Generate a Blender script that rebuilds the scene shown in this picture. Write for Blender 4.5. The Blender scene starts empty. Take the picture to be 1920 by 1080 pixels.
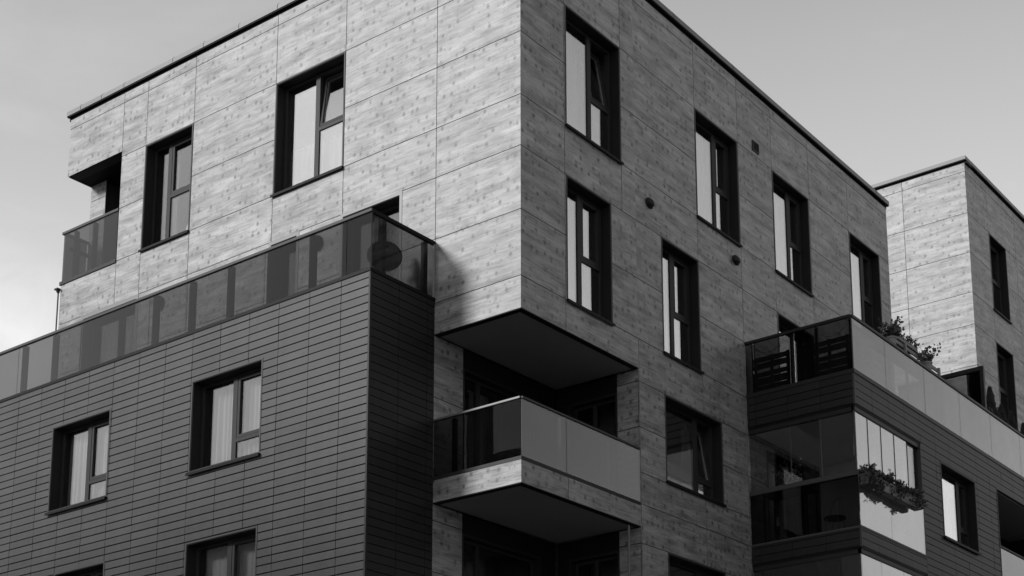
import bpy, math, random
from mathutils import Vector, Matrix
random.seed(7)
R = math.radians
sc = bpy.context.scene
col = sc.collection

# ------------------------------------------------------------------ camera
cam_d = bpy.data.cameras.new("camera")
cam = bpy.data.objects.new("camera", cam_d)
col.objects.link(cam)
sc.camera = cam
FW = Vector((-0.54312944, 0.81631981, 0.19655122))
RT = Vector((0.82997004, 0.55739275, -0.02151895))
UP = Vector((0.12712257, -0.15144405, 0.98025739))
m = Matrix((RT, UP, -FW)).transposed().to_4x4()
m.translation = Vector((13.28319803, -16.1534785, 1.71050736))
cam.matrix_world = m
cam_d.sensor_width = 36.0
cam_d.lens = 2848.04037 / 1920 * 36.0
cam_d.shift_x = -(1261.25126 - 960) / 1920      # photograph was perspective corrected
cam_d.shift_y = (1196.65912 - 540) / 1920
cam_d.clip_start = 0.1
cam_d.clip_end = 3000

# ------------------------------------------------------------------ light
SUN_EL = R(26)
SH = Vector((-0.47, -0.88)).normalized()         # horizontal direction towards the sun
to_sun = Vector((SH.x * math.cos(SUN_EL), SH.y * math.cos(SUN_EL), math.sin(SUN_EL)))
sun_d = bpy.data.lights.new("sun", 'SUN')
sun_d.energy = 2.25
sun_d.angle = R(13)
sun_d.color = (1, 1, 1)
sun = bpy.data.objects.new("sun", sun_d)
col.objects.link(sun)
sun.rotation_euler = to_sun.to_track_quat('Z', 'Y').to_euler()
sun.location = (0, 0, 40)

w = bpy.data.worlds.new("World")
sc.world = w
w.use_nodes = True
nt = w.node_tree
for n in list(nt.nodes): nt.nodes.remove(n)
def N(t, typ, **kw):
    n = t.nodes.new(typ)
    for k, v in kw.items():
        if hasattr(n, k): setattr(n, k, v)
        else: n.inputs[k.replace('_', ' ')].default_value = v
    return n
def lk(t, a, b): t.links.new(a, b)
def MATH(t, op, a, b=None, clamp=False):
    n = t.nodes.new('ShaderNodeMath'); n.operation = op; n.use_clamp = clamp
    for i, x in enumerate((a, b)):
        if x is None: continue
        if isinstance(x, (int, float)): n.inputs[i].default_value = x
        else: t.links.new(x, n.inputs[i])
    return n.outputs[0]
def MIX(t, f, a, b):
    n = t.nodes.new('ShaderNodeMix'); n.data_type = 'FLOAT'
    for i, x in ((0, f), (2, a), (3, b)):
        if isinstance(x, (int, float)): n.inputs[i].default_value = x
        else: t.links.new(x, n.inputs[i])
    return n.outputs[0]
sky = nt.nodes.new('ShaderNodeTexSky'); sky.sky_type = 'NISHITA'
sky.sun_disc = False
sky.sun_elevation = SUN_EL
sky.sun_rotation = math.atan2(SH.x, SH.y)
sky.air_density = 1.0; sky.dust_density = 1.0; sky.ozone_density = 1.0
bw = nt.nodes.new('ShaderNodeRGBToBW'); lk(nt, sky.outputs[0], bw.inputs[0])   # black and white photograph
tc = nt.nodes.new('ShaderNodeTexCoord')
CLOUD = (-0.795, 0.485, 0.365)
sep = nt.nodes.new('ShaderNodeSeparateXYZ'); lk(nt, tc.outputs['Generated'], sep.inputs[0])
mp = nt.nodes.new('ShaderNodeMapping'); mp.inputs['Scale'].default_value = (1.6, 1.6, 4.2)
mp.inputs['Location'].default_value = (0.35, 0.2, 0.0)
lk(nt, tc.outputs['Generated'], mp.inputs[0])
cn = N(nt, 'ShaderNodeTexNoise', Scale=2.6, Detail=7.0, Roughness=0.58, Distortion=0.3)
lk(nt, mp.outputs[0], cn.inputs['Vector'])
# clouds thicken low in the sky and on the left of the view (towards -x)
side = MATH(nt, 'SUBTRACT', MATH(nt, 'MULTIPLY', sep.outputs[0], -1.35), sep.outputs[2])
side = MATH(nt, 'MULTIPLY', MATH(nt, 'SUBTRACT', side, 0.30), 1.0)
cov = MATH(nt, 'ADD', MATH(nt, 'MULTIPLY', side, 0.30), MATH(nt, 'SUBTRACT', cn.outputs[0], 0.52))
cov = MATH(nt, 'MULTIPLY', cov, 5.0, clamp=True)
# one brighter cloud low on the left
cd = nt.nodes.new('ShaderNodeVectorMath'); cd.operation = 'DISTANCE'
nrm = nt.nodes.new('ShaderNodeVectorMath'); nrm.operation = 'NORMALIZE'; lk(nt, tc.outputs['Generated'], nrm.inputs[0])
lk(nt, nrm.outputs[0], cd.inputs[0]); cd.inputs[1].default_value = CLOUD
cf = N(nt, 'ShaderNodeTexNoise', Scale=11.0, Detail=7.0, Roughness=0.6, Distortion=0.6)
lk(nt, nrm.outputs[0], cf.inputs['Vector'])
blob = MATH(nt, 'SUBTRACT', 0.55, MATH(nt, 'DIVIDE', cd.outputs['Value'], 0.062))
blob = MATH(nt, 'ADD', blob, MATH(nt, 'MULTIPLY', MATH(nt, 'SUBTRACT', cf.outputs[0], 0.5), 3.0))
blob = MATH(nt, 'MULTIPLY', blob, 1.15, clamp=True)
cov = MATH(nt, 'MAXIMUM', MATH(nt, 'MULTIPLY', cov, 0.35), blob)
veil = N(nt, 'ShaderNodeTexNoise', Scale=1.3, Detail=3.0, Roughness=0.5)
lk(nt, mp.outputs[0], veil.inputs['Vector'])
vb = MATH(nt, 'ADD', MATH(nt, 'MULTIPLY', MATH(nt, 'SUBTRACT', veil.outputs[0], 0.5), 0.25), 1.0)
# the film compresses the glow round the sun
base = MATH(nt, 'MULTIPLY', MATH(nt, 'MULTIPLY', MATH(nt, 'POWER', bw.outputs[0], 0.6), 1.27), vb)
# paler towards the horizon, deeper overhead
zg = MATH(nt, 'SUBTRACT', 1.0, MATH(nt, 'MULTIPLY', MATH(nt, 'SUBTRACT', MATH(nt, 'MAXIMUM', sep.outputs[2], 0.25), 0.51), 1.6))
base = MATH(nt, 'MINIMUM', MATH(nt, 'MULTIPLY', base, MATH(nt, 'MAXIMUM', zg, 0.55)), 3.6)
SKY_MUL = 1.0
cl = MATH(nt, 'ADD', MATH(nt, 'MULTIPLY', base, 1.12), 0.55)
tot = MIX(nt, MATH(nt, 'MULTIPLY', cov, 0.8), base, cl)
bg = nt.nodes.new('ShaderNodeBackground'); bg.inputs['Strength'].default_value = 0.15
out = nt.nodes.new('ShaderNodeOutputWorld')
lk(nt, tot, bg.inputs['Color']); lk(nt, bg.outputs[0], out.inputs[0])

sc.view_settings.view_transform = 'Standard'
sc.view_settings.look = 'None'
sc.view_settings.exposure = 1.0
sc.view_settings.gamma = 1.0
sc.render.engine = 'CYCLES'
sc.cycles.max_bounces = 10
sc.cycles.transparent_max_bounces = 24
sc.cycles.glossy_bounces = 5

# ------------------------------------------------------------------ materials
MATS = {}
def newmat(name):
    mt = bpy.data.materials.new(name); mt.use_nodes = True
    t = mt.node_tree
    b = t.nodes['Principled BSDF']
    MATS[name] = mt
    return mt, t, b
def setgrey(t, b, v):
    """v: socket or float"""
    if isinstance(v, (int, float)):
        b.inputs['Base Color'].default_value = (v, v, v, 1)
    else:
        t.links.new(v, b.inputs['Base Color'])
def plain(name, v, rough=0.5, metal=0.0, var=0.12, scale=6.0, bump=0.0, spec=0.5):
    mt, t, b = newmat(name)
    tcn = t.nodes.new('ShaderNodeTexCoord')
    nz = N(t, 'ShaderNodeTexNoise', Scale=scale, Detail=5.0, Roughness=0.6)
    lk(t, tcn.outputs['Object'], nz.inputs['Vector'])
    f = MATH(t, 'ADD', MATH(t, 'MULTIPLY', MATH(t, 'SUBTRACT', nz.outputs[0], 0.5), 2 * var), 1.0)
    setgrey(t, b, MATH(t, 'MULTIPLY', f, v))
    b.inputs['Roughness'].default_value = rough
    b.inputs['Metallic'].default_value = metal
    b.inputs['Specular IOR Level'].default_value = spec
    if bump:
        bp = t.nodes.new('ShaderNodeBump'); bp.inputs['Strength'].default_value = bump
        bp.inputs['Distance'].default_value = 0.01
        lk(t, nz.outputs[0], bp.inputs['Height']); lk(t, bp.outputs[0], b.inputs['Normal'])
    return mt

def wood_mat(name, base):
    mt, t, b = newmat(name)
    uv = t.nodes.new('ShaderNodeUVMap'); uv.uv_map = 'UVMap'
    s = t.nodes.new('ShaderNodeSeparateXYZ'); lk(t, uv.outputs[0], s.inputs[0])
    u, v = s.outputs[0], s.outputs[1]
    def vec(a, c, z=0.0):
        n = t.nodes.new('ShaderNodeCombineXYZ')
        for i, x in enumerate((a, c, z)):
            if isinstance(x, (int, float)): n.inputs[i].default_value = x
            else: lk(t, x, n.inputs[i])
        return n.outputs[0]
    # boards about 0.13 m high, each a little lighter or darker
    bid = MATH(t, 'FLOOR', MATH(t, 'DIVIDE', v, 0.131))
    wn = t.nodes.new('ShaderNodeTexWhiteNoise'); wn.noise_dimensions = '2D'
    seg = MATH(t, 'FLOOR', MATH(t, 'DIVIDE', MATH(t, 'ADD', u, MATH(t, 'MULTIPLY', bid, 0.77)), 1.9))
    lk(t, vec(bid, seg), wn.inputs[0])
    board = MATH(t, 'MULTIPLY', MATH(t, 'SUBTRACT', wn.outputs[0], 0.5), 0.16)
    shift = MATH(t, 'MULTIPLY', bid, 3.37)
    # long streaks
    n1 = N(t, 'ShaderNodeTexNoise', Scale=1.0, Detail=6.0, Roughness=0.62, Distortion=0.6)
    lk(t, vec(MATH(t, 'ADD', MATH(t, 'MULTIPLY', u, 3.0), shift), MATH(t, 'MULTIPLY', v, 33.0)), n1.inputs['Vector'])
    st = MATH(t, 'MULTIPLY', MATH(t, 'SUBTRACT', n1.outputs[0], 0.5), 1.75)
    n2 = N(t, 'ShaderNodeTexNoise', Scale=1.0, Detail=4.0, Roughness=0.55)
    lk(t, vec(MATH(t, 'MULTIPLY', u, 0.9), MATH(t, 'MULTIPLY', v, 7.0), 4.0), n2.inputs['Vector'])
    big = MATH(t, 'MULTIPLY', MATH(t, 'SUBTRACT', n2.outputs[0], 0.5), 1.7)
    n3 = N(t, 'ShaderNodeTexNoise', Scale=1.0, Detail=3.0, Roughness=0.7)
    lk(t, vec(MATH(t, 'MULTIPLY', u, 14.0), MATH(t, 'MULTIPLY', v, 160.0), 9.0), n3.inputs['Vector'])
    fine = MATH(t, 'MULTIPLY', MATH(t, 'SUBTRACT', n3.outputs[0], 0.5), 0.6)
    # blotches of weathering
    n4 = N(t, 'ShaderNodeTexNoise', Scale=1.0, Detail=5.0, Roughness=0.6)
    lk(t, vec(MATH(t, 'MULTIPLY', u, 2.8), MATH(t, 'MULTIPLY', v, 4.6), 21.0), n4.inputs['Vector'])
    bl = MATH(t, 'MULTIPLY', MATH(t, 'SUBTRACT', n4.outputs[0], 0.5), 0.95)
    # knots: one candidate per cell
    def knots(su, sv, r0, r1, keep, z, asp):
        vo = t.nodes.new('ShaderNodeTexVoronoi'); vo.voronoi_dimensions = '2D'; vo.feature = 'F1'
        vo.inputs['Scale'].default_value = 1.0; vo.inputs['Randomness'].default_value = 0.85
        wob = MATH(t, 'MULTIPLY', MATH(t, 'SUBTRACT', n4.outputs[0], 0.5), 0.25)
        lk(t, vec(MATH(t, 'ADD', MATH(t, 'MULTIPLY', u, su), z), MATH(t, 'ADD', MATH(t, 'MULTIPLY', v, sv), wob)), vo.inputs['Vector'])
        mr = t.nodes.new('ShaderNodeMapRange'); mr.interpolation_type = 'SMOOTHSTEP'
        mr.inputs['From Min'].default_value = r0; mr.inputs['From Max'].default_value = r1
        mr.inputs['To Min'].default_value = 1.0; mr.inputs['To Max'].default_value = 0.0
        lk(t, vo.outputs['Distance'], mr.inputs['Value'])
        sc_ = t.nodes.new('ShaderNodeSeparateColor'); lk(t, vo.outputs['Color'], sc_.inputs[0])
        k = MATH(t, 'GREATER_THAN', sc_.outputs[0], keep)
        st_ = MATH(t, 'ADD', MATH(t, 'MULTIPLY', sc_.outputs[1], 0.7), 0.3)
        return MATH(t, 'MULTIPLY', MATH(t, 'MULTIPLY', mr.outputs[0], k), st_)
    k1 = knots(6.4, 5.6, 0.02, 0.33, 0.48, 0.0, 1)
    k2 = knots(10.0, 8.0, 0.02, 0.24, 0.66, 5.0, 1)
    k3 = knots(30.0, 26.0, 0.05, 0.2, 0.86, 9.0, 1)
    tot = MATH(t, 'ADD', 1.0, board)
    for x in (st, big, fine, bl): tot = MATH(t, 'ADD', tot, x)
    k4 = knots(1.9, 5.5, 0.05, 0.50, 0.5, 13.0, 1)
    for x, a in ((k1, 0.78), (k2, 0.5), (k3, 0.5), (k4, 0.24)):
        tot = MATH(t, 'MULTIPLY', tot, MATH(t, 'SUBTRACT', 1.0, MATH(t, 'MULTIPLY', x, a)))
    # thin line between boards
    fr = MATH(t, 'FRACT', MATH(t, 'DIVIDE', v, 0.131))
    ln = MATH(t, 'LESS_THAN', fr, 0.04)
    tot = MATH(t, 'MULTIPLY', tot, MATH(t, 'SUBTRACT', 1.0, MATH(t, 'MULTIPLY', ln, 0.10)))
    gi = t.nodes.new('ShaderNodeNewGeometry')
    isl = MATH(t, 'ADD', MATH(t, 'MULTIPLY', MATH(t, 'SUBTRACT', gi.outputs['Random Per Island'], 0.5), 0.14), 1.0)
    val = MATH(t, 'MULTIPLY', MATH(t, 'MULTIPLY', tot, isl), base)
    val = MATH(t, 'MAXIMUM', val, base * 0.3)
    val = MATH(t, 'MINIMUM', val, base * 1.6)
    setgrey(t, b, val)
    b.inputs['Roughness'].default_value = 0.5
    b.inputs['Specular IOR Level'].default_value = 0.35
    return mt

def tile_mat(name, base, rough=0.45):
    mt, t, b = newmat(name)
    uv = t.nodes.new('ShaderNodeUVMap'); uv.uv_map = 'UVMap'
    mpn = t.nodes.new('ShaderNodeMapping'); mpn.inputs['Scale'].default_value = (9, 40, 1)
    lk(t, uv.outputs[0], mpn.inputs[0])
    nz = N(t, 'ShaderNodeTexNoise', Scale=1.0, Detail=5.0, Roughness=0.6); lk(t, mpn.outputs[0], nz.inputs['Vector'])
    nb = N(t, 'ShaderNodeTexNoise', Scale=0.9, Detail=5.0, Roughness=0.6); lk(t, uv.outputs[0], nb.inputs['Vector'])
    mps = t.nodes.new('ShaderNodeMapping'); mps.inputs['Scale'].default_value = (7, 0.5, 1); lk(t, uv.outputs[0], mps.inputs[0])
    ns = N(t, 'ShaderNodeTexNoise', Scale=1.0, Detail=3.0, Roughness=0.5); lk(t, mps.outputs[0], ns.inputs['Vector'])
    f = MATH(t, 'ADD', 1.0, MATH(t, 'MULTIPLY', MATH(t, 'SUBTRACT', nz.outputs[0], 0.5), 0.45))
    f = MATH(t, 'ADD', f, MATH(t, 'MULTIPLY', MATH(t, 'SUBTRACT', nb.outputs[0], 0.5), 0.45))
    f = MATH(t, 'ADD', f, MATH(t, 'MULTIPLY', MATH(t, 'SUBTRACT', ns.outputs[0], 0.5), 0.28))
    gi = t.nodes.new('ShaderNodeNewGeometry')
    isl = MATH(t, 'ADD', MATH(t, 'MULTIPLY', MATH(t, 'SUBTRACT', gi.outputs['Random Per Island'], 0.5), 0.22), 1.0)
    setgrey(t, b, MATH(t, 'MULTIPLY', MATH(t, 'MULTIPLY', f, isl), base))
    b.inputs['Roughness'].default_value = rough
    b.inputs['Specular IOR Level'].default_value = 0.14
    return mt

def glass_mat(name, tint, f0, dirt=0.0, rough=0.0, haze=0.0):
    """thin architectural glass: tinted transmission plus mirror reflection that grows at grazing angles"""
    mt = bpy.data.materials.new(name); mt.use_nodes = True; MATS[name] = mt
    t = mt.node_tree
    for n in list(t.nodes): t.nodes.remove(n)
    g = t.nodes.new('ShaderNodeNewGeometry')
    dp = t.nodes.new('ShaderNodeVectorMath'); dp.operation = 'DOT_PRODUCT'
    lk(t, g.outputs['Normal'], dp.inputs[0]); lk(t, g.outputs['Incoming'], dp.inputs[1])
    c = MATH(t, 'ABSOLUTE', dp.outputs['Value'])
    p5 = MATH(t, 'POWER', MATH(t, 'SUBTRACT', 1.0, c), 4.0)
    F = MATH(t, 'ADD', f0, MATH(t, 'MULTIPLY', p5, 1.0 - f0), clamp=True)
    tr = t.nodes.new('ShaderNodeBsdfTransparent'); tr.inputs[0].default_value = (tint, tint, tint, 1)
    gl = t.nodes.new('ShaderNodeBsdfGlossy'); gl.inputs['Color'].default_value = (1, 1, 1, 1)
    gl.inputs['Roughness'].default_value = rough
    mx = t.nodes.new('ShaderNodeMixShader'); lk(t, F, mx.inputs[0]); lk(t, tr.outputs[0], mx.inputs[1]); lk(t, gl.outputs[0], mx.inputs[2])
    # slight waviness of the pane
    tcn = t.nodes.new('ShaderNodeTexCoord')
    nz = N(t, 'ShaderNodeTexNoise', Scale=1.1, Detail=1.0, Roughness=0.4); lk(t, tcn.outputs['Object'], nz.inputs['Vector'])
    bp = t.nodes.new('ShaderNodeBump'); bp.inputs['Strength'].default_value = 0.25; bp.inputs['Distance'].default_value = 0.012
    lk(t, nz.outputs[0], bp.inputs['Height']); lk(t, bp.outputs[0], gl.inputs['Normal'])
    last = mx.outputs[0]
    if haze > 0:
        n2 = N(t, 'ShaderNodeTexNoise', Scale=2.2, Detail=6.0, Roughness=0.62)
        mpn = t.nodes.new('ShaderNodeMapping'); mpn.inputs['Scale'].default_value = (1, 1.2, 1.0)
        lk(t, tcn.outputs['Object'], mpn.inputs[0]); lk(t, mpn.outputs[0], n2.inputs['Vector'])
        hz = MATH(t, 'MULTIPLY', MATH(t, 'ADD', MATH(t, 'MULTIPLY', MATH(t, 'SUBTRACT', n2.outputs[0], 0.45), 2.0), 0.8, clamp=False), haze, clamp=True)
        df = t.nodes.new('ShaderNodeBsdfDiffuse'); df.inputs[0].default_value = (dirt, dirt, dirt, 1)
        m2 = t.nodes.new('ShaderNodeMixShader'); lk(t, hz, m2.inputs[0]); lk(t, last, m2.inputs[1]); lk(t, df.outputs[0], m2.inputs[2])
        last = m2.outputs[0]
    o = t.nodes.new('ShaderNodeOutputMaterial'); lk(t, last, o.inputs[0])
    return mt

WOOD = wood_mat('wood_panel', 0.208)
TILE_SHADED = tile_mat('shaded_tile', 0.019)  # tile for the shaded faces, their shade put into the darker tone
TILE_LIT = tile_mat('sunlit_tile', 0.052)  # same tile on the sunlit face, its light put into the tone
BACK = plain('joint_backing', 0.02, 0.8)
METAL = plain('grey_metal', 0.055, 0.5, 0.0, 0.10, 2.0, spec=.10)
COPE = plain('coping_metal', 0.09, 0.45, 0.0, 0.10, 2.0)
COPE_LIT = plain('sky_lit_coping_metal', 0.19, 0.5, 0.0, 0.08, 2.0, spec=.15)  # coping metal lightened, sky reflection put into the colour
DARK = plain('dark_metal', 0.022, 0.45, 0.0, 0.2, 3.0, spec=.12)
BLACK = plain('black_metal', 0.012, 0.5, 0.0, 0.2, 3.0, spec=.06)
FRAME = plain('frame_metal', 0.026, 0.45, 0.0, 0.12, 3.0, spec=.10)
REVEAL = plain('reveal_metal', 0.014, 0.6, 0.0, 0.12, 3.0, spec=.12)
WHITE = plain('white_frame', 0.72, 0.4, 0.0, 0.05, 3.0)
SOFFIT = plain('soffit_paint', 0.2, 0.75, 0.0, 0.10, 1.2, 0.2)
DECK = plain('deck_concrete', 0.22, 0.9, 0.0, 0.2, 3.0)
ROOM = plain('room_wall', 0.10, 0.9, 0.0, 0.3, 1.0)
CURT = plain('curtain_cloth', 0.42, 0.9, 0.0, 0.06, 2.0)
CURTD = plain('grey_curtain_cloth', 0.2, 0.9, 0.0, 0.08, 2.0)
STEEL = plain('steel', 0.4, 0.35, 0.6, 0.1, 3.0)
GROUND = plain('ground_paving', 0.08, 0.95, 0.0, 0.25, 0.5)
ASPH = plain('asphalt', 0.06, 0.95, 0.0, 0.2, 4.0)
LEAF = plain('leaf_green', 0.04, 0.55, 0.0, 0.6, 14.0)
LEAFL = plain('pale_leaf', 0.15, 0.55, 0.0, 0.6, 14.0)
PETAL = plain('dark_petal', 0.03, 0.6, 0.0, 0.4, 20.0)
PETALW = plain('pale_petal', 0.65, 0.6, 0.0, 0.2, 20.0)
CONIF = plain('thuja_green', 0.035, 0.7, 0.0, 0.6, 10.0)
BARK = plain('bark', 0.08, 0.9, 0.0, 0.3, 20.0)
POT = plain('clay_pot', 0.2, 0.8, 0.0, 0.2, 8.0)
BOXP = plain('grey_plastic', 0.2, 0.5, 0.0, 0.12, 6.0)
BOXD = plain('dark_plastic', 0.05, 0.5, 0.0, 0.12, 6.0)
TIMB = plain('weathered_timber', 0.20, 0.8, 0.0, 0.3, 9.0)
SCRN = plain('black_screen', 0.03, 0.85, 0.0, 0.3, 9.0)
PLAST = plain('house_plaster', 0.17, 0.9, 0.0, 0.12, 0.8)
ROOFT = plain('roof_tile', 0.07, 0.8, 0.0, 0.2, 2.0)
GLW = glass_mat('window_glass', 0.82, 0.36)
GLA = glass_mat('sunny_window_glass', 0.82, 0.12)
GLA2 = glass_mat('sunny_mirror_glass', 0.82, 0.40)
CURTS = plain('beige_curtain_cloth', 0.30, 0.9, 0.0, 0.06, 2.0)
GLB = glass_mat('tinted_glass', 0.41, 0.010, 0.15, 0.0, 0.01)
GLR = glass_mat('stained_glass', 0.42, 0.045, 0.40, 0.0, 0.11)
GLS = glass_mat('clear_glass', 0.85, 0.04)
INNER = plain('balcony_plaster', 0.6, 0.9, 0.0, 0.1, 1.5)
GLP = glass_mat('mirror_glass', 0.55, 0.22, 0.4, 0.0, 0.08)

# ------------------------------------------------------------------ mesh builder
class MB:
    def __init__(self): self.v, self.f, self.m, self.uv, self.sm = [], [], [], [], []
    def face(self, pts, mat=0, uvs=None, smooth=False):
        i = len(self.v); self.v += [tuple(p) for p in pts]
        self.f.append(tuple(range(i, i + len(pts)))); self.m.append(mat); self.sm.append(smooth)
        self.uv.append(uvs or [(0, 0)] * len(pts))
    def build(self, name, mats, parent=None, weld=False):
        me = bpy.data.meshes.new(name)
        if not isinstance(mats, (list, tuple)): mats = [mats]
        me.from_pydata(self.v, [], self.f)
        for mt in mats: me.materials.append(mt)
        uvl = me.uv_layers.new(name='UVMap')
        k = 0
        flat = [c for u in self.uv for c in u]
        for li, c in enumerate(flat): uvl.data[li].uv = c
        for p, mi, s in zip(me.polygons, self.m, self.sm): p.material_index = mi; p.use_smooth = s
        me.update()
        if weld:
            import bmesh
            b = bmesh.new(); b.from_mesh(me); bmesh.ops.remove_doubles(b, verts=b.verts, dist=1e-5); b.to_mesh(me); b.free()
        o = bpy.data.objects.new(name, me); col.objects.link(o)
        if parent is not None: o.parent = parent
        return o
    def box(self, x0, x1, y0, y1, z0, z1, mat=0):
        FXYZ.box(self, x0, x1, z0, z1, -y1, -y0, mat)
    def tube(self, a, b, r, n=8, mat=0, r2=None, caps=True, smooth=True):
        a, b = Vector(a), Vector(b); d = (b - a).normalized()
        t = d.cross(Vector((0, 0, 1)) if abs(d.z) < .9 else Vector((1, 0, 0))).normalized(); s = d.cross(t)
        r2 = r if r2 is None else r2
        A = [a + (t * math.cos(k * 2 * math.pi / n) + s * math.sin(k * 2 * math.pi / n)) * r for k in range(n)]
        B = [b + (t * math.cos(k * 2 * math.pi / n) + s * math.sin(k * 2 * math.pi / n)) * r2 for k in range(n)]
        for k in range(n):
            q = (k + 1) % n; self.face([A[k], A[q], B[q], B[k]], mat, smooth=smooth)
        if caps: self.face(A[::-1], mat); self.face(B, mat)

class Facade:
    """local frame on a wall: u along it, v up, w outwards"""
    def __init__(self, o, U, W): self.o, self.U, self.W = Vector(o), Vector(U), Vector(W)
    def P(self, u, v, w): return self.o + self.U * u + self.W * w + Vector((0, 0, v))
    def box(self, mb, u0, u1, v0, v1, w0, w1, mat=0, du=0.0, dv=0.0, skip=()):
        P = self.P
        flip = self.U.cross(Vector((0, 0, 1))).dot(self.W) < 0
        def q(c, uv, nm):
            if nm in skip: return
            pts = [P(*x) for x in c]
            if flip: pts = pts[::-1]; uv = uv[::-1]
            mb.face(pts, mat, [(a + du, b + dv) for a, b in uv])
        q([(u0, v0, w1), (u1, v0, w1), (u1, v1, w1), (u0, v1, w1)], [(u0, v0), (u1, v0), (u1, v1), (u0, v1)], 'f')
        q([(u1, v0, w0), (u0, v0, w0), (u0, v1, w0), (u1, v1, w0)], [(u1, v0), (u0, v0), (u0, v1), (u1, v1)], 'b')
        q([(u0, v0, w0), (u0, v0, w1), (u0, v1, w1), (u0, v1, w0)], [(w0, v0), (w1, v0), (w1, v1), (w0, v1)], 'l')
        q([(u1, v0, w1), (u1, v0, w0), (u1, v1, w0), (u1, v1, w1)], [(w1, v0), (w0, v0), (w0, v1), (w1, v1)], 'r')
        q([(u0, v1, w1), (u1, v1, w1), (u1, v1, w0), (u0, v1, w0)], [(u0, w1), (u1, w1), (u1, w0), (u0, w0)], 't')
        q([(u0, v0, w0), (u1, v0, w0), (u1, v0, w1), (u0, v0, w1)], [(u0, w0), (u1, w0), (u1, w1), (u0, w1)], 'd')
FXYZ = Facade((0, 0, 0), (1, 0, 0), (0, -1, 0))

def FL(y): return Facade((0, y, 0), (1, 0, 0), (0, -1, 0))     # faces the left street (-y)
def FR(x): return Facade((x, 0, 0), (0, 1, 0), (1, 0, 0))      # faces the right street (+x)

def subtract(rects, hole):
    a0, a1, b0, b1 = hole; outl = []
    for (u0, u1, v0, v1) in rects:
        if u1 <= a0 or u0 >= a1 or v1 <= b0 or v0 >= b1: outl.append((u0, u1, v0, v1)); continue
        if u0 < a0: outl.append((u0, a0, v0, v1))
        if u1 > a1: outl.append((a1, u1, v0, v1))
        c0, c1 = max(u0, a0), min(u1, a1)
        if v0 < b0: outl.append((c0, c1, v0, b0))
        if v1 > b1: outl.append((c0, c1, b1, v1))
    return [r for r in outl if r[1] - r[0] > 0.004 and r[3] - r[2] > 0.004]

def tag(o, label=None, cat=None, group=None, kind=None):
    if label: o['label'] = label
    if cat: o['category'] = cat
    if group: o['group'] = group
    if kind: o['kind'] = kind
    return o
def empty(name, loc=(0, 0, 0), parent=None):
    o = bpy.data.objects.new(name, None); col.objects.link(o); o.location = loc
    o.empty_display_size = 0.3
    if parent is not None: o.parent = parent
    return o

def panel_wall(name, F, region, ucuts, vcuts, holes, mat, parent, gap=0.012, vgap=None, thick=0.012, back=0.22, jit=0.0, cutrules=None):
    """panelled rainscreen wall: separate panels with real open joints in front of a solid wall"""
    mb = MB(); vgap = gap if vgap is None else vgap
    u0, u1, v0, v1 = region
    us = sorted(set([u0, u1] + [c for c in ucuts if u0 < c < u1]))
    vs = sorted(set([v0, v1] + [c for c in vcuts if v0 < c < v1]))
    for j in range(len(vs) - 1):
        cuts = us
        if cutrules: cuts = [c for c in us if c in (u0, u1) or cutrules(c, 0.5 * (vs[j] + vs[j + 1]))]
        for i in range(len(cuts) - 1):
            a0, a1, b0, b1 = cuts[i], cuts[i + 1], vs[j], vs[j + 1]
            g0 = 0 if cuts[i] == u0 else gap / 2 ; g1 = 0 if cuts[i + 1] == u1 else gap / 2
            h0 = 0 if vs[j] == v0 else vgap / 2 ; h1 = 0 if vs[j + 1] == v1 else vgap / 2
            rs = [(a0 + g0, a1 - g1, b0 + h0, b1 - h1)]
            for h in holes: rs = subtract(rs, h)
            du = random.uniform(0, 40) if jit == 0 else 0
            dw = random.uniform(-jit, jit)
            for r in rs:
                F.box(mb, r[0], r[1], r[2], r[3], -thick, dw, 0, du=du, skip=('b',))
    rs = [(u0 + .04, u1 - .04, v0 + .025, v1 - .01)]
    for h in holes: rs = subtract(rs, h)
    for r in rs: F.box(mb, r[0], r[1], r[2], r[3], -back, -0.035, 1)
    return mb.build(name, [mat, BACK], parent)

def rect_ring(F, mb, u0, u1, v0, v1, t, w0, w1, mat=0):
    F.box(mb, u0, u1, v1 - t, v1, w0, w1, mat)
    F.box(mb, u0, u1, v0, v0 + t, w0, w1, mat)
    F.box(mb, u0, u0 + t, v0 + t, v1 - t, w0, w1, mat)
    F.box(mb, u1 - t, u1, v0 + t, v1 - t, w0, w1, mat)

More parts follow.
